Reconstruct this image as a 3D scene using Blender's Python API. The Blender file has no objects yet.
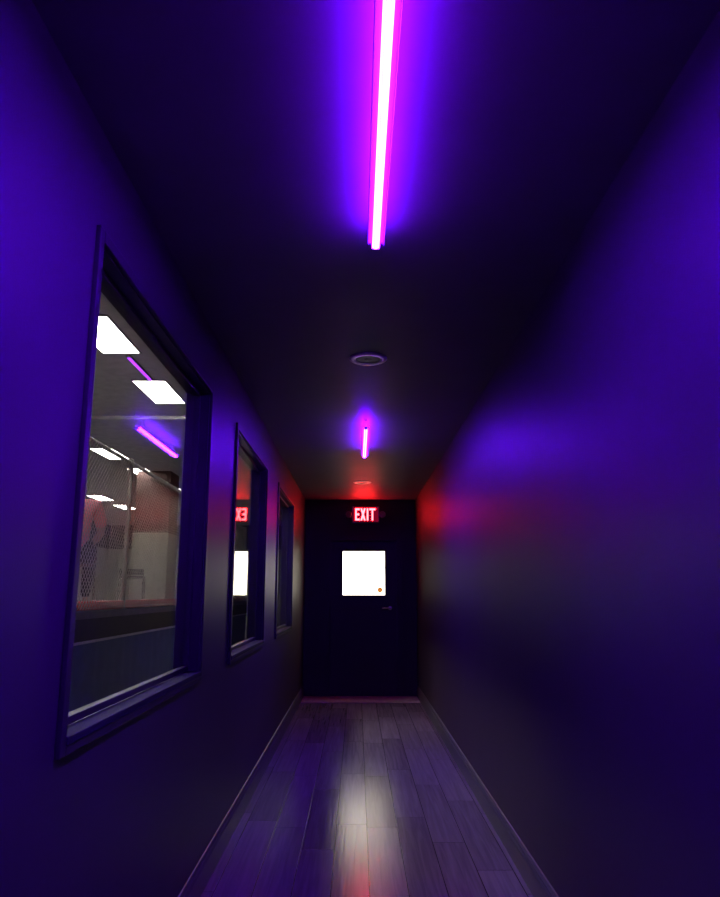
import bpy, bmesh, math, random
from mathutils import Vector, Matrix
random.seed(7)
sc = bpy.context.scene
C = sc.collection
PI = math.pi
R = math.radians

# ------------------------------------------------------------------ helpers
class MB:
    """collects shapes into one mesh"""
    def __init__(s): s.bm = bmesh.new()
    def box(s, x0, x1, y0, y1, z0, z1, bevel=0.0):
        t = bmesh.new()
        bmesh.ops.create_cube(t, size=1)
        for v in t.verts:
            v.co = Vector((x0 + (v.co.x + .5) * (x1 - x0), y0 + (v.co.y + .5) * (y1 - y0), z0 + (v.co.z + .5) * (z1 - z0)))
        if bevel > 0:
            bmesh.ops.bevel(t, geom=t.edges[:], offset=bevel, segments=2, affect='EDGES', profile=.6)
        s._join(t); return s
    def tube(s, pts, r, n=10, cap=True):
        pts = [Vector(p) for p in pts]
        rings = []
        prev = None
        for i, p in enumerate(pts):
            a = pts[max(i - 1, 0)]; b = pts[min(i + 1, len(pts) - 1)]
            d = (b - a).normalized()
            up = Vector((0, 0, 1)) if abs(d.z) < .95 else Vector((0, 1, 0))
            if prev is not None: up = prev
            u = (up - d * up.dot(d)).normalized(); w = d.cross(u)
            prev = u
            rr = r[i] if isinstance(r, (list, tuple)) else r
            rings.append([s.bm.verts.new(p + (u * math.cos(2 * PI * k / n) + w * math.sin(2 * PI * k / n)) * rr) for k in range(n)])
        for a, b in zip(rings, rings[1:]):
            for k in range(n):
                s.bm.faces.new((a[k], a[(k + 1) % n], b[(k + 1) % n], b[k]))
        if cap:
            s.bm.faces.new(rings[0][::-1]); s.bm.faces.new(rings[-1])
        return s
    def lathe(s, prof, axis='Z', o=(0, 0, 0), n=40):
        """prof: list of (r, h)"""
        o = Vector(o); rings = []
        for r, h in prof:
            ring = []
            for k in range(n):
                a = 2 * PI * k / n
                c, q = r * math.cos(a), r * math.sin(a)
                v = {'Z': Vector((c, q, h)), 'Y': Vector((c, h, q)), 'X': Vector((h, c, q))}[axis]
                ring.append(s.bm.verts.new(o + v))
            rings.append(ring)
        for a, b in zip(rings, rings[1:]):
            for k in range(n):
                s.bm.faces.new((a[k], a[(k + 1) % n], b[(k + 1) % n], b[k]))
        if prof[0][0] > 1e-4: s.bm.faces.new(rings[0][::-1])
        if prof[-1][0] > 1e-4: s.bm.faces.new(rings[-1])
        return s
    def ball(s, c, rx, ry=None, rz=None, u=20, v=14):
        t = bmesh.new()
        bmesh.ops.create_uvsphere(t, u_segments=u, v_segments=v, radius=1)
        ry = ry or rx; rz = rz or rx
        for q in t.verts: q.co = Vector((c[0] + q.co.x * rx, c[1] + q.co.y * ry, c[2] + q.co.z * rz))
        s._join(t); return s
    def prism(s, poly, axis, a, b):
        """poly of 2-D points swept along an axis ('X','Y','Z') from a to b"""
        def P(p, h):
            return {'X': (h, p[0], p[1]), 'Y': (p[0], h, p[1]), 'Z': (p[0], p[1], h)}[axis]
        A = [s.bm.verts.new(P(p, a)) for p in poly]; B = [s.bm.verts.new(P(p, b)) for p in poly]
        n = len(poly)
        for k in range(n): s.bm.faces.new((A[k], A[(k + 1) % n], B[(k + 1) % n], B[k]))
        s.bm.faces.new(A[::-1]); s.bm.faces.new(B)
        return s
    def _join(s, t):
        m = bpy.data.meshes.new('tmp'); t.to_mesh(m); t.free()
        s.bm.from_mesh(m); bpy.data.meshes.remove(m)
    def build(s, name, mat, parent=None, smooth=False):
        bmesh.ops.recalc_face_normals(s.bm, faces=s.bm.faces[:])
        me = bpy.data.meshes.new(name); s.bm.to_mesh(me); s.bm.free()
        if smooth:
            for p in me.polygons: p.use_smooth = True
        o = bpy.data.objects.new(name, me); me.materials.append(mat); C.objects.link(o)
        if smooth:
            md = o.modifiers.new('edges', 'EDGE_SPLIT'); md.split_angle = R(40)
        if parent: o.parent = parent
        return o

def tag(o, label=None, cat=None, group=None, kind=None):
    if label: o['label'] = label
    if cat: o['category'] = cat
    if group: o['group'] = group
    if kind: o['kind'] = kind
    return o
def thing(name, loc=(0, 0, 0), rz=0, **k):
    o = bpy.data.objects.new(name, None); o.empty_display_size = .1
    C.objects.link(o); o.location = loc; o.rotation_euler = (0, 0, rz)
    return tag(o, **k)
def copy_tree(o, parent=None):
    c = o.copy(); C.objects.link(c)
    if parent: c.parent = parent
    for ch in list(o.children): copy_tree(ch, c)
    return c

# ------------------------------------------------------------------ materials
def new_mat(name):
    m = bpy.data.materials.new(name); m.use_nodes = True
    n = m.node_tree.nodes; n.clear()
    out = n.new('ShaderNodeOutputMaterial')
    return m, n, m.node_tree.links, out
def paint(name, col, rough=.5, var=.12, scale=6, bump=.05, bscale=120, metal=0, spec=.5, coat=0, bdist=.004):
    m, n, l, out = new_mat(name)
    b = n.new('ShaderNodeBsdfPrincipled')
    tc = n.new('ShaderNodeTexCoord')
    nz = n.new('ShaderNodeTexNoise'); nz.inputs['Scale'].default_value = scale; nz.inputs['Detail'].default_value = 5
    l.new(tc.outputs['Object'], nz.inputs['Vector'])
    rp = n.new('ShaderNodeValToRGB')
    rp.color_ramp.elements[0].position = .3; rp.color_ramp.elements[1].position = .7
    rp.color_ramp.elements[0].color = (*[c * (1 - var) for c in col], 1)
    rp.color_ramp.elements[1].color = (*[min(1, c * (1 + var)) for c in col], 1)
    l.new(nz.outputs['Fac'], rp.inputs['Fac']); l.new(rp.outputs['Color'], b.inputs['Base Color'])
    b.inputs['Roughness'].default_value = rough; b.inputs['Metallic'].default_value = metal
    b.inputs['Specular IOR Level'].default_value = spec
    b.inputs['Coat Weight'].default_value = coat
    if bump > 0:
        n2 = n.new('ShaderNodeTexNoise'); n2.inputs['Scale'].default_value = bscale; n2.inputs['Detail'].default_value = 3
        l.new(tc.outputs['Object'], n2.inputs['Vector'])
        bp = n.new('ShaderNodeBump'); bp.inputs['Strength'].default_value = bump; bp.inputs['Distance'].default_value = bdist
        l.new(n2.outputs['Fac'], bp.inputs['Height']); l.new(bp.outputs['Normal'], b.inputs['Normal'])
    l.new(b.outputs[0], out.inputs[0])
    return m
def glow(name, col, strength):
    m, n, l, out = new_mat(name)
    e = n.new('ShaderNodeEmission'); e.inputs['Color'].default_value = (*col, 1); e.inputs['Strength'].default_value = strength
    l.new(e.outputs[0], out.inputs[0]); return m
def glass(name, tint=(1, 1, 1)):
    m, n, l, out = new_mat(name)
    g = n.new('ShaderNodeNewGeometry')
    d = n.new('ShaderNodeVectorMath'); d.operation = 'DOT_PRODUCT'
    l.new(g.outputs['Normal'], d.inputs[0]); l.new(g.outputs['Incoming'], d.inputs[1])
    a = n.new('ShaderNodeMath'); a.operation = 'ABSOLUTE'; l.new(d.outputs['Value'], a.inputs[0])
    s = n.new('ShaderNodeMath'); s.operation = 'SUBTRACT'; s.inputs[0].default_value = 1; l.new(a.outputs[0], s.inputs[1])
    p = n.new('ShaderNodeMath'); p.operation = 'POWER'; p.inputs[1].default_value = 5; l.new(s.outputs[0], p.inputs[0])
    ma = n.new('ShaderNodeMath'); ma.operation = 'MULTIPLY_ADD'; ma.inputs[1].default_value = .96; ma.inputs[2].default_value = .04
    l.new(p.outputs[0], ma.inputs[0])
    t = n.new('ShaderNodeBsdfTransparent'); t.inputs[0].default_value = (*tint, 1)
    gl = n.new('ShaderNodeBsdfGlossy'); gl.inputs['Roughness'].default_value = 0
    mx = n.new('ShaderNodeMixShader')
    l.new(ma.outputs[0], mx.inputs[0]); l.new(t.outputs[0], mx.inputs[1]); l.new(gl.outputs[0], mx.inputs[2])
    l.new(mx.outputs[0], out.inputs[0]); return m
def floor_mat():
    m, n, l, out = new_mat('vinyl_planks')
    def math_(op, a, b=None, c=None):
        q = n.new('ShaderNodeMath'); q.operation = op
        for i, v in enumerate((a, b, c)):
            if v is None: continue
            if isinstance(v, (int, float)): q.inputs[i].default_value = v
            else: l.new(v, q.inputs[i])
        return q.outputs[0]
    tc = n.new('ShaderNodeTexCoord'); sp = n.new('ShaderNodeSeparateXYZ'); l.new(tc.outputs['Object'], sp.inputs[0])
    px = math_('DIVIDE', math_('SUBTRACT', sp.outputs['X'], .06), .18)
    ix = math_('FLOOR', px); fx = math_('FRACT', px)
    wn = n.new('ShaderNodeTexWhiteNoise'); wn.noise_dimensions = '1D'; l.new(ix, wn.inputs['W'])
    py = math_('ADD', math_('DIVIDE', sp.outputs['Y'], 1.22), math_('MULTIPLY', wn.outputs['Value'], 7.3))
    iy = math_('FLOOR', py); fy = math_('FRACT', py)
    cb = n.new('ShaderNodeCombineXYZ'); l.new(ix, cb.inputs[0]); l.new(iy, cb.inputs[1])
    w2 = n.new('ShaderNodeTexWhiteNoise'); w2.noise_dimensions = '3D'; l.new(cb.outputs[0], w2.inputs['Vector'])
    rnd = w2.outputs['Value']
    # seam mask: 1 in the joint
    ex = math_('MINIMUM', fx, math_('SUBTRACT', 1, fx))
    ey = math_('MINIMUM', fy, math_('SUBTRACT', 1, fy))
    sx = math_('LESS_THAN', ex, .012); sy = math_('LESS_THAN', ey, .0018)
    seam = math_('MAXIMUM', sx, sy)
    # grain stretched along the plank, shifted per plank
    mp = n.new('ShaderNodeMapping'); mp.inputs['Scale'].default_value = (42, 1.6, 1)
    l.new(tc.outputs['Object'], mp.inputs['Vector'])
    off = n.new('ShaderNodeCombineXYZ'); l.new(math_('MULTIPLY', rnd, 40), off.inputs[1])
    l.new(off.outputs[0], mp.inputs['Location'])
    gr = n.new('ShaderNodeTexNoise'); gr.inputs['Scale'].default_value = 1; gr.inputs['Detail'].default_value = 6; gr.inputs['Distortion'].default_value = .8
    l.new(mp.outputs[0], gr.inputs['Vector'])
    # knotty embossing on some planks
    mp2 = n.new('ShaderNodeMapping'); mp2.inputs['Scale'].default_value = (48, 24, 1); l.new(tc.outputs['Object'], mp2.inputs['Vector'])
    kn = n.new('ShaderNodeTexNoise'); kn.inputs['Scale'].default_value = 1; kn.inputs['Detail'].default_value = 7; kn.inputs['Roughness'].default_value = .7; kn.inputs['Distortion'].default_value = 2.5
    l.new(mp2.outputs[0], kn.inputs['Vector'])
    knm = math_('GREATER_THAN', math_('FRACT', math_('MULTIPLY', math_('ADD', ix, 100), .5)), -1)
    # planks whose own random is high are the rough-sawn ones; two runs right of the centre are
    rough_run = math_('MULTIPLY', math_('GREATER_THAN', sp.outputs['X'], .06), math_('LESS_THAN', sp.outputs['X'], .42))
    emb = math_('MULTIPLY', kn.outputs['Fac'], math_('ADD', .12, math_('MULTIPLY', rough_run, .6)))
    h = math_('ADD', math_('MULTIPLY', gr.outputs['Fac'], .8), emb)
    h = math_('SUBTRACT', h, math_('MULTIPLY', seam, .8))
    bp = n.new('ShaderNodeBump'); bp.inputs['Strength'].default_value = .24; bp.inputs['Distance'].default_value = .003
    l.new(h, bp.inputs['Height'])
    rp = n.new('ShaderNodeValToRGB')
    rp.color_ramp.elements[0].position = .25; rp.color_ramp.elements[1].position = .8
    rp.color_ramp.elements[0].color = (.17, .13, .14, 1); rp.color_ramp.elements[1].color = (.38, .30, .32, 1)
    l.new(math_('ADD', math_('MULTIPLY', gr.outputs['Fac'], .6), math_('MULTIPLY', rnd, .3)), rp.inputs['Fac'])
    mx = n.new('ShaderNodeMix'); mx.data_type = 'RGBA'; mx.inputs['B'].default_value = (.02, .018, .016, 1)
    l.new(seam, mx.inputs['Factor']); l.new(rp.outputs['Color'], mx.inputs['A'])
    b = n.new('ShaderNodeBsdfPrincipled')
    l.new(mx.outputs['Result'], b.inputs['Base Color'])
    l.new(math_('ADD', FLOOR_ROUGH, math_('MULTIPLY', gr.outputs['Fac'], .12)), b.inputs['Roughness'])
    l.new(bp.outputs['Normal'], b.inputs['Normal'])
    b.inputs['Specular IOR Level'].default_value = .17
    l.new(b.outputs[0], out.inputs[0])
    return m

FLOOR_ROUGH = .13
M = {}
M['wall'] = paint('charcoal_satin_wall', (.075, .05, .075), rough=.47, spec=.3, var=.05, scale=3, bump=.06, bscale=160)
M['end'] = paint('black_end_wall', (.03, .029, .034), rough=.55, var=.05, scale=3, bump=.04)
M['ceil'] = paint('charcoal_ceiling', (.16, .125, .16), rough=.5, spec=.3, var=.05, scale=3, bump=.06, bscale=140)
M['floor'] = floor_mat()
M['trim'] = paint('dark_trim_paint', (.05, .047, .052), spec=.3, rough=.42, var=.06)
M['liner'] = paint('dark_liner_paint', (.035, .033, .036), rough=.4, var=.05)
M['sill'] = paint('sill_paint', (.035, .028, .05), rough=.65, var=.06, spec=.08)
M['base'] = paint('baseboard_paint', (.13, .125, .13), rough=.42, var=.06)
M['threshold'] = paint('tan_wood_landing', (.75, .58, .40), rough=.5, var=.2, scale=14)
M['glass'] = glass('window_glass')
M['door'] = paint('black_door_paint', (.03, .029, .034), rough=.45, var=.05)
M['doorframe'] = paint('door_frame_paint', (.03, .029, .034), rough=.5, var=.05)
M['steel'] = paint('brushed_steel', (.55, .55, .58), rough=.3, metal=1, var=.05)
M['white_metal'] = paint('white_trim_ring', (.95, .92, .90), rough=.35, metal=.85, var=.04)
M['reflector'] = paint('dark_baffle', (.09, .09, .09), rough=.35, var=.04)
M['housing'] = paint('led_housing', (.3, .3, .32), rough=.4, var=.04)
M['led'] = glow('violet_led_lens', (.11, .0026, 1), 500)
M['led_up'] = glow('violet_led_top', (.13, .002, 1), 85)  # for the added glow toward the ceiling
M['led_low'] = glow('violet_led_bottom', (.22, .055, 1), 19)
M['reflector_white'] = paint('dark_reflector', (.075, .075, .075), rough=.7, spec=.1, var=.02, bump=0)  # for the added plate and lips that shade the wall tops
M['led_small'] = glow('violet_strip_lens', (.34, .04, 1), 3.5)
M['cap'] = paint('white_end_cap', (.8, .8, .8), rough=.5, var=.02)
M['lens_off'] = paint('dark_lamp_lens', (.2, .19, .18), rough=.2, var=.05)
M['sign_body'] = paint('exit_sign_housing', (.35, .34, .34), rough=.45, var=.05)
M['sign_face'] = glow('exit_sign_red_face', (1, .01, .09), .2)
M['sign_letter'] = glow('exit_sign_letters', (1, .013, .016), 58)
# gym side
M['gwall'] = paint('gym_wall_grey', (.42, .42, .36), rough=.6, var=.1, scale=1.5)
M['gupper'] = paint('gym_upper_wall_dark', (.05, .048, .06), rough=.7)
M['gceil'] = paint('gym_ceiling_tiles', (.6, .58, .62), rough=.8)
M['gfloor'] = paint('gym_rubber_floor', (.25, .25, .26), rough=.7)
M['panel'] = glow('panel_diffuser', (1, .96, .86), 31)
M['panel_frame'] = paint('panel_frame', (.5, .5, .5), rough=.5)
M['wire'] = paint('galvanised_wire', (.42, .40, .38), rough=.4, metal=0, bump=0)
M['post'] = paint('cage_post_paint', (.4, .39, .38), rough=.4)
M['redpad'] = paint('red_vinyl_pad', (.75, .02, .03), rough=.45)
M['apron_dark'] = paint('black_apron_board', (.03, .03, .032), rough=.6)
M['apron_blue'] = paint('navy_apron_skirt', (.09, .14, .29), rough=.7)
M['apron_line'] = paint('grey_apron_piping', (.75, .75, .76), rough=.5)
M['canvas'] = paint('cage_canvas', (.25, .25, .25), rough=.8)
M['chrome'] = paint('chair_tube', (.75, .74, .7), rough=.25, metal=.8)
M['seatpad'] = paint('chair_black_vinyl', (.035, .033, .035), rough=.5)
M['pillar'] = paint('brown_pillar_paint', (.075, .035, .033), rough=.6)
M['pillarpad'] = paint('pale_pillar_pad', (.5, .49, .40), rough=.55)
M['beam'] = paint('pale_pipe', (.65, .62, .55), rough=.4)
M['shirt'] = paint('red_shirt_cotton', (.9, .30, .33), rough=.85, bump=.2)
M['trouser'] = paint('dark_trouser_cloth', (.03, .03, .04), rough=.85, bump=.2)
M['skin'] = paint('skin', (.55, .34, .26), rough=.55)
M['hair'] = paint('dark_hair', (.03, .022, .018), rough=.6, bump=.4)
M['shoe'] = paint('shoe_leather', (.06, .06, .06), rough=.5)
M['eye'] = paint('eye_white', (.7, .7, .68), rough=.2, bump=0)
M['concrete'] = paint('pavement', (.5, .49, .46), rough=.9)

# ------------------------------------------------------------------ the corridor
XL, XR, D, HC, YB = -.728, .822, 10.04, 2.65, -3.0     # left, right, far end, height, back
TH = .115                                              # left wall thickness
def struct(o): o['kind'] = 'structure'; return o

struct(MB().box(XL - TH, XR + .15, YB, D + .12, -.12, 0).build('floor', M['floor']))
struct(MB().box(XL - TH, XR + .15, YB, D + .12, HC, HC + .12).build('ceiling', M['ceil']))
struct(MB().box(XR, XR + .15, YB, D, 0, HC).build('wall_right', M['wall']))
struct(MB().box(XL, XR, YB - .12, YB, 0, HC).build('wall_back', M['wall']))
WIN = [(1.87, 3.42), (4.22, 5.66), (6.56, 8.08)]
WZ0, WZ1 = .995, 2.325
w = MB()
ys = [YB] + [v for a in WIN for v in a] + [D]
w.box(XL - TH, XL, YB, D, 0, WZ0); w.box(XL - TH, XL, YB, D, WZ1, HC)
for a, b in zip(ys[0::2], ys[1::2]): w.box(XL - TH, XL, a, b, WZ0, WZ1)
struct(w.build('wall_left', M['wall']))
# end wall round the door
DX0, DX1, DZ = -.372, .556, 2.08
w = MB()
w.box(XL, DX0, D, D + .12, 0, HC); w.box(DX1, XR, D, D + .12, 0, HC); w.box(DX0, DX1, D, D + .12, DZ, HC)
struct(w.build('wall_end', M['end']))
# baseboards: a moulded profile
def baseboard(name, x, s, y0, y1):
    p = [(x, 0), (x + s * .018, 0), (x + s * .018, .105), (x + s * .013, .118), (x + s * .013, .128), (x + s * .006, .142), (x, .145)]
    return struct(MB().prism(p, 'Y', y0, y1).build(name, M['base']))
baseboard('baseboard_left', XL, 1, YB, D - .02)
baseboard('baseboard_right', XR, -1, YB, D - .02)
struct(MB().box(XL + .02, XR - .02, 9.50, D - .002, 0, .012, .003).build('trim_1', M['threshold']))  # thin tan strip across the floor in front of the door

# ------------------------------------------------------------------ windows
for i, (a, b) in enumerate(WIN):
    t = thing('window_%d' % (i + 1), (XL, a, 0)); t['kind'] = 'structure'
    Wd = b - a
    cw, ct = .036, .014
    m = MB()                                         # casing on the corridor face
    m.box(0, ct, -cw, 0, WZ0 - cw, WZ1 + cw, .003); m.box(0, ct, Wd, Wd + cw, WZ0 - cw, WZ1 + cw, .003)
    m.box(0, ct, 0, Wd, WZ1, WZ1 + cw, .003); m.box(0, ct, 0, Wd, WZ0 - cw, WZ0 - .012, .003)
    m.build('window_casing', M['trim'], t)
    MB().box(-.048, ct + .004, .0, Wd, WZ0 - .012, WZ0 + .010, .004).build('sill', M['sill'], t)
    for nm, q in (('jamb', (-.044, -.0005, 0, .006, WZ0, WZ1)), ('jamb', (-.044, -.0005, Wd - .006, Wd, WZ0, WZ1)), ('head_liner', (-.044, -.0005, .006, Wd - .006, WZ1 - .006, WZ1))):
        MB().box(*q).build(nm, M['liner'], t)
    m = MB()                                         # glazing frame
    f = .022
    z0, z1 = WZ0 + .011, WZ1 - .001
    m.box(-.074, -.044, .001, f, z0, z1, .003); m.box(-.074, -.044, Wd - f, Wd - .001, z0, z1, .003)
    m.box(-.074, -.044, f, Wd - f, z1 - f, z1, .003); m.box(-.074, -.044, f, Wd - f, z0, z0 + f, .003)
    m.build('window_frame', M['trim'], t)
    MB().box(-.062, -.056, f - .006, Wd - f + .006, z0 + f - .006, z1 - f + .006).build('pane', M['glass'], t)

# ------------------------------------------------------------------ door in the end wall
t = thing('door_1', (DX0, D, 0)); t['kind'] = 'structure'
dw = DX1 - DX0
m = MB()
m.box(-.06, 0, -.018, 0, .013, DZ + .06, .003); m.box(dw, dw + .06, -.018, 0, .013, DZ + .06, .003); m.box(0, dw, -.018, 0, DZ, DZ + .06, .003)
m.box(0, .012, 0, .12, 0, DZ); m.box(dw - .012, dw, 0, .12, 0, DZ); m.box(.012, dw - .012, 0, .12, DZ - .012, DZ)
m.box(.012, .04, .066, .1, 0, DZ - .012); m.box(dw - .04, dw - .012, .066, .1, 0, DZ - .012); m.box(.04, dw - .04, .066, .1, DZ - .05, DZ - .012)
m.build('door_frame', M['doorframe'], t)
LX0, LX1, LZ0, LZ1 = -.198 - DX0, .388 - DX0, 1.335, 1.935
m = MB(); y0, y1 = .02, .064
g = .0125
m.box(g, dw - g, y0, y1, .002, LZ0); m.box(g, dw - g, y0, y1, LZ1, DZ - .0125)
m.box(g, LX0, y0, y1, LZ0, LZ1); m.box(LX1, dw - g, y0, y1, LZ0, LZ1)
m.build('door_leaf', M['door'], t)
m = MB(); q = .03
m.box(LX0 - q, LX1 + q, y0 - .012, y0, LZ1, LZ1 + q, .003); m.box(LX0 - q, LX1 + q, y0 - .012, y0, LZ0 - q, LZ0, .003)
m.box(LX0 - q, LX0, y0 - .012, y0, LZ0, LZ1, .003); m.box(LX1, LX1 + q, y0 - .012, y0, LZ0, LZ1, .003)
m.build('vision_frame', M['door'], t)
pn = MB().box(LX0, LX1, .039, .045, LZ0, LZ1).build('pane', M['glass'], t)
# round sticker on the pane
sm, n_, l_, o_ = new_mat('orange_sticker_film')
tr = n_.new('ShaderNodeBsdfTranslucent'); tr.inputs[0].default_value = (.6, .33, .17, 1)
vz = n_.new('ShaderNodeTexVoronoi'); vz.inputs['Scale'].default_value = 60
tcx = n_.new('ShaderNodeTexCoord'); l_.new(tcx.outputs['Object'], vz.inputs['Vector'])
crx = n_.new('ShaderNodeValToRGB'); crx.color_ramp.elements[0].color = (.55, .28, .12, 1); crx.color_ramp.elements[1].color = (.6, .42, .24, 1)
l_.new(vz.outputs['Distance'], crx.inputs['Fac']); l_.new(crx.outputs[0], tr.inputs[0]); l_.new(tr.outputs[0], o_.inputs[0])
st = MB().lathe([(.036, .0375), (.036, .0385)], 'Y', (.318 - DX0, 0, 1.405), 32).build('sticker', sm, t)
st['label'] = 'small round orange sticker on the door glass'
# lever handle
m = MB()
hx, hz = .455 - DX0, 1.16
m.lathe([(.027, .02), (.027, .012), (.022, .008), (.010, .006), (.010, -.035), (.012, -.042), (.0, -.044)], 'Y', (hx, 0, hz), 28)
m.tube([(hx, -.036, hz), (hx - .04, -.039, hz), (hx - .085, -.038, hz), (hx - .11, -.030, hz - .002)], [.0095, .009, .008, .007], 12)
m.build('door_handle', M['steel'], t, True)['label'] = 'steel lever handle'

# ------------------------------------------------------------------ hall light tubes
def led_tube(y0, y1, label, side=True):
    L = y1 - y0
    t = thing('ceiling_tube_light', (.066, y0, HC), label=label, cat='light', group='violet tubes on the hall ceiling')
    for yy in (.12, L - .12): MB().box(-.010, .010, yy - .02, yy + .02, -.070, 0, .001).build('mounting_clip', M['cap'], t)
    MB().box(-.030, .030, 0, L, -.075, -.071, .001).build('reflector', M['reflector_white'], t)  # plate added over the lenses to block light going up
    for sx in (-1, 1): MB().box(min(sx * .0288, sx * .030), max(sx * .0288, sx * .030), 0, L, -.0895, -.0751).build('reflector_lip', M['reflector_white'], t)  # lips added to cut the light off the top of the walls
    MB().box(-.028, .028, .004, L - .004, -.0709, -.0695).build('top_lens', M['led_up'], t)  # glowing strip added on top to light the ceiling beside the tube
    for sx in (-1, 1):                                     # bright lens along each flank
        MB().box(min(sx * .0085, sx * .0125), max(sx * .0085, sx * .0125), .004, L - .004, -.091, -.0755, .001).build('side_lens', M['led'], t)
    p = [(.0082 * math.cos(q), -.0905 + .006 * math.sin(q)) for q in [PI + PI * k / 10 for k in range(11)]] + [(.0082, -.0755), (-.0082, -.0755)]
    MB().prism(p, 'Y', .004, L - .004).build('lens', M['led_low'], t)
    for yy in (0, L - .004): MB().box(-.0128, .0128, yy + .0005, yy + .0035, -.0945, -.0755, .001).build('end_cap', M['cap'], t)
    return t
led_tube(.10, 2.36, 'long glowing violet light tube on the near ceiling above the hall')
led_tube(5.21, 6.35, 'short glowing violet light tube farther down the hall ceiling, between the two round downlights')

# ------------------------------------------------------------------ recessed downlights
def downlight(y, label):
    t = thing('downlight', (.062, y, HC), label=label, cat='ceiling light', group='round recessed downlights in the hall')
    MB().lathe([(.070, .0), (.071, -.005), (.076, -.009), (.088, -.0095), (.100, -.008), (.106, -.004), (.108, 0)], 'Z', (0, 0, 0), 56).build('trim_ring', M['white_metal'], t, True)
    m = MB().lathe([(.0725, -.004), (.066, .0), (.055, -.0008), (.030, -.0012)], 'Z', (0, 0, 0), 48); m.build('baffle', M['reflector'], t, True)
    MB().lathe([(.0, -.006), (.018, -.005), (.029, -.0015), (.030, -.0008)], 'Z', (0, 0, 0), 32).build('lamp', M['lens_off'], t, True)
    return t
downlight(3.85, 'unlit round recessed downlight nearest the camera, past the long violet tube')
downlight(8.40, 'round recessed downlight at the far end, just in front of the exit sign')

# ------------------------------------------------------------------ exit sign
t = thing('exit_sign', (.120, D, 2.44), label='lit red EXIT sign high on the dark end wall above the door', cat='exit sign')
MB().box(-.19, .19, -.055, 0, -.115, .115, .006).build('housing', M['sign_body'], t)
MB().box(-.178, .178, -.058, -.0551, -.103, .103, .001).build('face', M['sign_face'], t)['label'] = 'dim red face plate behind the letters'
m = MB()
h = .085; y0, y1 = -.066, -.0581
def lb(x0, x1, z0, z1): m.box(x0, x1, y0, y1, z0, z1)
# E
x = -.145; s = .021
lb(x, x + s, -h, h); lb(x + s, x + .062, h - .026, h); lb(x + s, x + .055, -.013, .013); lb(x + s, x + .062, -h, -h + .026)
# X
x = -.073
for q in ((0, 1), (1, 0)):
    a, b = x + q[0] * .050, x + q[1] * .050
    m.prism([(a, -h), (a + .024, -h), (b + .024, h), (b, h)], 'Y', y0 - .0005 * q[0], y1 - .0005 * q[0])
# I, T
lb(.016, .038, -h, h)
lb(.052, .138, h - .026, h); lb(.084, .106, -h, h - .026)
m.build('lettering', M['sign_letter'], t)['label'] = 'glowing letters reading EXIT'
for s in (-1, 1):                                     # emergency lamp heads either side
    m = MB(); cx = s * .235
    m.box(min(s * .19, cx), max(s * .19, cx), -.035, -.015, -.012, .012, .003)
    m.lathe([(.0, .0), (.030, -.002), (.040, -.02), (.043, -.062), (.040, -.066)], 'Y', (cx, 0, 0), 28)
    hd = m.build('lamp_head', M['sign_body'], t, True)
    MB().lathe([(.039, -.0655), (.037, -.069), (.0, -.072)], 'Y', (cx, 0, 0), 28).build('lens', M['lens_off'], hd, True)
# ------------------------------------------------------------------ the gym beyond the windows
GX0, GX1, GY0, GY1, GH = -11.0, XL - TH, 0.3, 32.0, 4.35
struct(MB().box(GX0, GX1, GY0, GY1, -.12, 0).build('floor', M['gfloor']))
struct(MB().box(GX0, GX1, GY0, GY1, GH, GH + .1).build('ceiling', M['gceil']))
def two_tone(name, x0, x1, y0, y1):
    o = struct(MB().box(x0, x1, y0, y1, 0, 3.3).build(name, M['gwall']))
    u = struct(MB().box(x0, x1, y0, y1, 3.3, GH).build('upper_wall', M['gupper'], o))
two_tone('wall_gym_outer', GX0 - .12, GX0, GY0, GY1)
two_tone('wall_gym_far', GX0, GX1, GY1, GY1 + .12)
struct(MB().box(GX0, GX1, GY0 - .12, GY0, 0, GH).build('wall_gym_near', M['gupper']))
w = MB(); w.box(GX1 - .01, GX1, D + .12, GY1, 0, GH); w.box(GX1 - .01, GX1, GY0, D + .12, HC + .12, GH)
struct(w.build('wall_gym_inner', M['gupper']))

# ceiling panels (rows 2.43 m apart)
def make_panel():
    t = thing('ceiling_light', (0, 0, 0), cat='ceiling light', group='white ceiling light panels in the gym')
    m = MB(); a, b = .25, .63
    m.box(-a, a, -b, -b + .02, -.02, 0); m.box(-a, a, b - .02, b, -.02, 0); m.box(-a, -a + .02, -b + .02, b - .02, -.02, 0); m.box(a - .02, a, -b + .02, b - .02, -.02, 0)
    m.build('frame', M['panel_frame'], t)
    MB().box(-a + .02, a - .02, -b + .02, b - .02, -.012, -.002).build('diffuser', M['panel'], t)
    return t
XC = (-2.98, -5.37, -8.15)
panels = [
 (0, 5.59, 'gym ceiling light panel nearest the camera, hidden above the first window top left corner'),  # unseen panel added to brighten the person's back and the red pad
 (0, 8.02, 'large white ceiling light panel highest in the first window, cut by its top left corner'),
 (0, 10.45, 'white ceiling light panel at the right edge of the first window, below the violet strip'),
 (1, 15.31, 'white ceiling light panel at mid-height by the left edge of the first window'),
 (1, 17.74, 'thin slanting white light panel seen just above the chain-link cage'),
 (1, 20.17, 'short white light panel by the right edge of the first window, above the brown pillar'),
 (2, 22.60, 'far light panel broken up by chain-link above the seated person'),
 (2, 25.03, 'small far light panel behind the cage, second from left in the lowest row'),
 (2, 27.46, 'small far light panel behind the cage, third from left in the lowest row'),
]
proto = None
for c, y, lab in panels:
    o = make_panel() if proto is None else copy_tree(proto)
    proto = proto or o
    o.location = (XC[c], y, GH); o['label'] = lab
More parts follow.
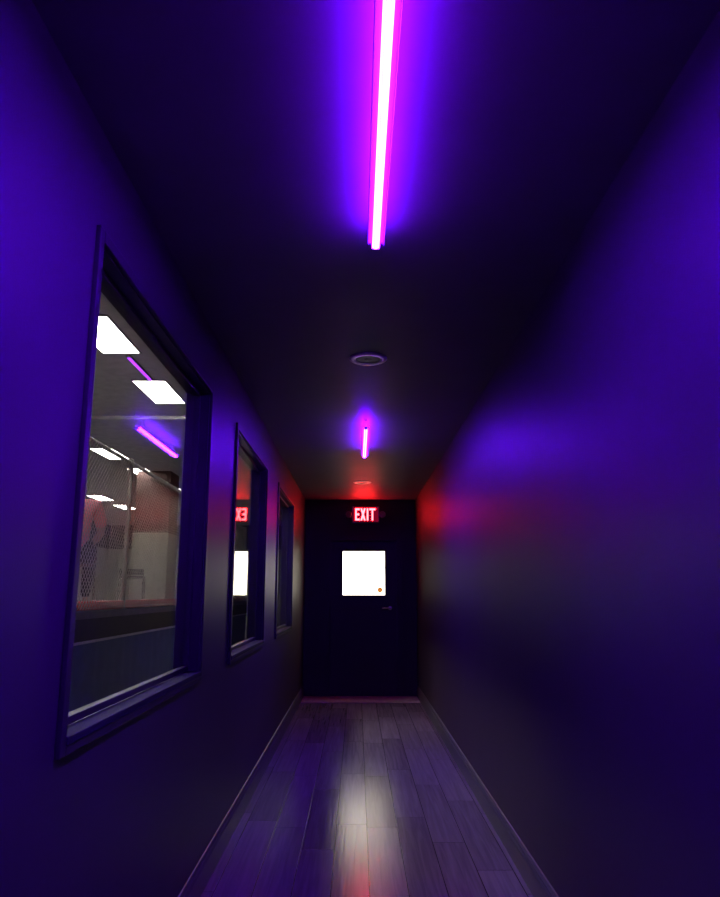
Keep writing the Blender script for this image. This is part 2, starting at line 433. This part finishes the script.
# violet strip on the gym ceiling
t = thing('strip_light', (-2.93, 8.75, GH), label='thin dim violet strip light between two white panels on the gym ceiling', cat='light')
MB().box(-.03, .03, 0, 1.02, -.03, 0, .004).build('housing', M['housing'], t)
MB().box(-.022, .022, .02, 1.0, -.036, -.030, .002).build('lens', M['led_small'], t)
# pale pipe under the ceiling
t = thing('ceiling_pipe', (-2.0, 11.6, GH - .12), label='pale pipe running across the gym ceiling below the second light panel', cat='pipe')
MB().tube([(0.9, 0, 0), (-7.5, 0, 0)], .035, 14).build('pipe', M['beam'], t, True)
for x in (.3, -1.7, -3.7, -5.7): MB().tube([(x, 0, .03), (x, 0, .12)], .008, 8).build('hanger', M['panel_frame'], t)

# raised cage platform
PX, PZ, PY0, PY1, PXE = -2.25, 1.206, 2.6, 15.0, -7.2
EBY, EBZ = .945, .967
t = thing('cage_platform', (PX, PY0, 0), label='raised cage platform with navy skirt below the red padded edge', cat='platform')
LY = PY1 - PY0
MB().box(PXE - PX, -.002, 0.002, LY, PZ - .06, PZ - .001).build('deck', M['canvas'], t)
MB().box(-.05, 0, 0, LY, EBZ, PZ - .061, .004).build('edge_board', M['apron_dark'], t)
m = MB()                                             # pleated skirt
pts = []
N = 240
for k in range(N + 1): pts.append((.004 * math.sin(k * 1.3) - .02, LY * k / N))
vs0 = [m.bm.verts.new((a, b, 0.0)) for a, b in pts]; vs1 = [m.bm.verts.new((a - .0, b, EBY)) for a, b in pts]
vs2 = [m.bm.verts.new((a - .01, b, 0.0)) for a, b in pts]; vs3 = [m.bm.verts.new((a - .01, b, EBY)) for a, b in pts]
for k in range(N):
    m.bm.faces.new((vs0[k], vs0[k + 1], vs1[k + 1], vs1[k])); m.bm.faces.new((vs2[k], vs3[k], vs3[k + 1], vs2[k + 1])); m.bm.faces.new((vs1[k], vs1[k + 1], vs3[k + 1], vs3[k]))
m.build('skirt', M['apron_blue'], t, True)['label'] = 'navy cloth skirt'
MB().box(-.035, .006, 0, LY, EBY, EBZ, .004).build('piping', M['apron_line'], t)['label'] = 'pale grey strip'
m = MB(); m.box(PXE - PX, -.06, 0, .04, 0, PZ - .061); m.box(PXE - PX, -.06, LY - .04, LY, 0, PZ - .061); m.box(PXE - PX, PXE - PX + .04, .04, LY - .04, 0, PZ - .061)
m.build('side_panel', M['apron_dark'], t)

# chain-link cage fence standing on the platform edge
FZ0, FZ1 = PZ, 2.70
t = thing('cage_fence', (PX - .04, PY0, PZ), label='chain-link cage fence with red padded bottom rail on the platform edge', cat='fence')
fh = FZ1 - FZ0
for y in (.05, 1.65, 4.65, 7.65, 12.3):
    p = MB().tube([(-.03, y, 0), (-.03, y, fh)], .024, 14); p.ball((-.03, y, fh), .026, .026, .016)
    p.build('post', M['post'], t, True)
MB().tube([(-.03, .05, fh - .03), (-.03, LY - .1, fh - .03)], .02, 12).build('top_rail', M['post'], t, True)
m = MB(); m.box(-.13, -.012, 0.0, LY - .05, .005, .085, .02); m.build('rail_pad', M['redpad'], t)['label'] = 'red padded bottom rail'
m = MB()
pitch, r = .062, .003
span = LY - .15; fz = fh - .045
def wire(p, q, dx):
    a, b = Vector((dx, *p)), Vector((dx, *q))
    d = (b - a).normalized(); u = Vector((1, 0, 0)); v = d.cross(u)
    A = [m.bm.verts.new(a + (u * math.cos(x) + v * math.sin(x)) * r) for x in (0, 2.094, 4.189)]
    B = [m.bm.verts.new(b + (u * math.cos(x) + v * math.sin(x)) * r) for x in (0, 2.094, 4.189)]
    for k in range(3): m.bm.faces.new((A[k], A[(k + 1) % 3], B[(k + 1) % 3], B[k]))
k = -int(fz / pitch) - 1
while k * pitch < span:
    y0 = k * pitch
    for sgn in (1, -1):
        a = (y0, .0) if sgn > 0 else (y0 + fz, .0)
        b = (y0 + fz, fz) if sgn > 0 else (y0, fz)
        # clip to 0..span
        pa, pb = list(a), list(b)
        def clip(p, o, lim):
            f = (lim - p[0]) / (o[0] - p[0]); return [lim, p[1] + f * (o[1] - p[1])]
        lo, hi = (pa, pb) if pa[0] < pb[0] else (pb, pa)
        if hi[0] <= 0 or lo[0] >= span: continue
        if lo[0] < 0: lo = clip(lo, hi, 0)
        if hi[0] > span: hi = clip(hi, lo, span)
        wire((lo[0] + .05, lo[1] + .01), (hi[0] + .05, hi[1] + .01), .0 + .003 * sgn)
    k += 1
m.build('wire_mesh', M['wire'], t)['label'] = 'galvanised diamond wire mesh'

# chairs on the platform
def make_chair():
    t = thing('stacking_chair')
    MB().box(-.21, .21, -.20, .20, .425, .455, .012).build('seat', M['seatpad'], t)
    MB().box(-.20, .20, -.252, -.228, .465, .575, .010).build('backrest', M['seatpad'], t)
    for sx in (-1, 1):
        MB().tube([(sx * .20, .19, .43), (sx * .215, .215, 0)], .0125, 10).build('leg', M['chrome'], t, True)
        MB().tube([(sx * .20, -.19, .43), (sx * .215, -.245, 0)], .0125, 10).build('leg', M['chrome'], t, True)
        MB().tube([(sx * .20, -.17, .425), (sx * .205, -.215, .45), (sx * .205, -.232, .50), (sx * .20, -.24, .585)], .0125, 10).build('back_post', M['chrome'], t, True)
    m = MB(); m.tube([(-.2, .19, .415), (.2, .19, .415)], .011, 10); m.tube([(-.2, -.19, .415), (.2, -.19, .415)], .011, 10)
    for sx in (-1, 1): m.tube([(sx * .2, -.19, .415), (sx * .2, .19, .415)], .011, 10)
    m.build('seat_frame', M['chrome'], t, True)
    return t
ch = make_chair()
ch.location = (-2.72, 6.92, PZ + .001); ch.rotation_euler.z = R(20)
tag(ch, 'metal tube chair under the seated person in the red shirt', 'chair', 'metal chairs inside the cage')
c2 = copy_tree(ch); c2.location = (-4.02, 13.0, PZ + .001); c2.rotation_euler.z = R(12)
tag(c2, 'empty metal tube chair standing behind the chain-link fence', 'chair', 'metal chairs inside the cage')

# ---- the seated person
def skin_mesh(name, verts, edges, radii, mat, parent, root=0, sub=2):
    me = bpy.data.meshes.new(name); me.from_pydata([Vector(v) for v in verts], edges, []); me.update()
    o = bpy.data.objects.new(name, me); C.objects.link(o); me.materials.append(mat)
    if not me.skin_vertices: 
        o.modifiers.new('Skin', 'SKIN')
        if not me.skin_vertices:
            bm = bmesh.new(); bm.from_mesh(me); bm.verts.layers.skin.verify(); bm.to_mesh(me); bm.free()
    else: o.modifiers.new('Skin', 'SKIN')
    sv = me.skin_vertices[0].data
    for i, r in enumerate(radii):
        sv[i].radius = r if isinstance(r, tuple) else (r, r); sv[i].use_root = (i == root)
    s = o.modifiers.new('Sub', 'SUBSURF'); s.levels = sub; s.render_levels = sub
    for md in o.modifiers:
        if md.type == 'SKIN': md.use_smooth_shade = True
    if parent: o.parent = parent
    return o
class Sk:
    def __init__(s): s.v, s.e, s.r = [], [], []
    def add(s, p, r, to=None):
        s.v.append(p); s.r.append(r); i = len(s.v) - 1
        if to is not None: s.e.append((to, i))
        return i
    def chain(s, to, *pr):
        for p, r in pr: to = s.add(p, r, to)
        return to
pt = thing('person', (-2.72, 6.92, PZ + .001), R(20), label='person in a pale red shirt sitting on a chair behind the chain-link, back turned', cat='person')
k = Sk()
pel = k.add((0, -.03, .555), (.125, .10))
chest = k.chain(pel, ((0, -.02, .70), (.12, .09)), ((0, .0, .86), (.135, .095)), ((0, .0, .97), (.12, .08)))
nk = k.chain(chest, ((-.005, .005, 1.06), .052), ((-.01, .012, 1.11), .05))
hd = k.chain(nk, ((-.012, .03, 1.17), (.066, .078)), ((-.014, .03, 1.23), (.075, .088)), ((-.014, .02, 1.29), (.062, .072)))
for s in (-1, 1):
    sh = k.chain(chest, ((s * .175, .0, .985), .055))
    wr = k.chain(sh, ((s * .215, .01, .86), .046), ((s * .245, .03, .73), .040), ((s * .205, .16, .675), .036), ((s * .165, .275, .645), .026))
    pm = k.chain(wr, ((s * .155, .325, .645), (.036, .016)), ((s * .148, .365, .642), (.036, .013)))
    for fi, (off, ln) in enumerate(((-.030, .062), (-.010, .074), (.010, .070), (.029, .055))):
        b = (s * (.146 + off * .9), .372, .641)
        k.chain(pm, (b, .0088), ((b[0] - s * .002, b[1] + ln * .5, .640), .0082), ((b[0] - s * .004, b[1] + ln * .85, .626), .0070))
    k.chain(wr, ((s * .128, .325, .642), .011), ((s * .112, .355, .634), .0095), ((s * .108, .380, .628), .008))
    hp = k.chain(pel, ((s * .10, .02, .545), .085))
    k.chain(hp, ((s * .125, .22, .545), .072), ((s * .14, .43, .525), .055), ((s * .14, .45, .33), .048), ((s * .135, .43, .11), .034), ((s * .14, .46, .055), .036), ((s * .15, .56, .035), .028))
body = skin_mesh('body', k.v, k.e, k.r, M['skin'], pt)
hc = (-.014, .03, 1.22)
MB().ball((hc[0], hc[1] + .092, hc[2] - .005), .012, .020, .022).build('nose', M['skin'], body, True)
for s in (-1, 1):
    MB().ball((hc[0] + s * .076, hc[1] - .002, hc[2]), .011, .022, .034).build('ear', M['skin'], body, True)
    MB().ball((hc[0] + s * .030, hc[1] + .077, hc[2] + .012), .013, .009, .008).build('eye', M['eye'], body, True)
m = MB(); m.ball((hc[0], hc[1] - .016, hc[2] + .03), .086, .098, .088); m.ball((hc[0], hc[1] - .045, hc[2] - .02), .074, .062, .075)
m.build('hair', M['hair'], pt, True)
q = Sk()
p0 = q.add((0, -.03, .535), (.15, .118))
c0 = q.chain(p0, ((0, -.025, .70), (.15, .115)), ((0, -.005, .86), (.165, .12)), ((0, .0, .975), (.135, .095)))
q.chain(c0, ((-.004, .004, 1.045), .068))
for s in (-1, 1): q.chain(c0, ((s * .185, .0, .985), .072), ((s * .222, .01, .86), .066), ((s * .245, .025, .765), .062))
skin_mesh('shirt', q.v, q.e, q.r, M['shirt'], pt)
q = Sk()
p0 = q.add((0, -.03, .545), (.138, .108))
for s in (-1, 1):
    q.chain(p0, ((s * .105, .02, .54), .094), ((s * .127, .22, .54), .082), ((s * .14, .43, .52), .066), ((s * .14, .45, .33), .060), ((s * .135, .43, .10), .052))
skin_mesh('trousers', q.v, q.e, q.r, M['trouser'], pt)
for s in (-1, 1):
    q = Sk(); a = q.add((s * .136, .41, .07), .045); q.chain(a, ((s * .14, .47, .048), .044), ((s * .152, .56, .036), .034), ((s * .156, .60, .030), .026))
    skin_mesh('shoe', q.v, q.e, q.r, M['shoe'], pt)

# brown pillar beyond the cage
t = thing('square_pillar', (-5.05, 18.0, 0), label='brown square pillar with a pale padded lower half beyond the cage', cat='pillar')
MB().box(-.42, .42, -.42, .42, 2.82, GH).build('shaft', M['pillar'], t)
MB().box(-.45, .45, -.45, .45, 0, 2.82, .03).build('pad', M['pillarpad'], t)['label'] = 'pale padded wrap'

# ------------------------------------------------------------------ outdoors beyond the door
struct(MB().box(-25, 25, D + .12, 60, -.2, -.1).build('ground', M['concrete']))
wd = bpy.data.worlds.new('World'); sc.world = wd; wd.use_nodes = True
bg = wd.node_tree.nodes['Background']
bg.inputs[0].default_value = (1, .93, .74, 1); bg.inputs[1].default_value = 5.2
pl = bpy.data.lights.new('daylight_portal', 'AREA'); pl.shape = 'RECTANGLE'; pl.size = LX1 - LX0; pl.size_y = LZ1 - LZ0
pl.cycles.is_portal = True
po = bpy.data.objects.new('daylight_portal', pl); C.objects.link(po)
po.location = ((LX0 + LX1) / 2 + DX0, D + .075, (LZ0 + LZ1) / 2); po.rotation_euler = (R(-90), 0, 0)

# ------------------------------------------------------------------ camera, view
cam = bpy.data.cameras.new('camera'); co = bpy.data.objects.new('camera', cam); C.objects.link(co)
co.location = (0, 0, 1.35); co.rotation_euler = (R(101.5), 0, R(-.24))
cam.sensor_width = 36; cam.lens = 715 / 897 * 36; cam.clip_start = .02
sc.camera = co
v = sc.view_settings
v.view_transform = 'Standard'; v.look = 'None'; v.exposure = 0; v.gamma = 1; v.use_curve_mapping = False
cy = sc.cycles
cy.use_denoising = True
cy.max_bounces = 8; cy.diffuse_bounces = 4; cy.glossy_bounces = 5; cy.transparent_max_bounces = 24
cy.sample_clamp_indirect = 6
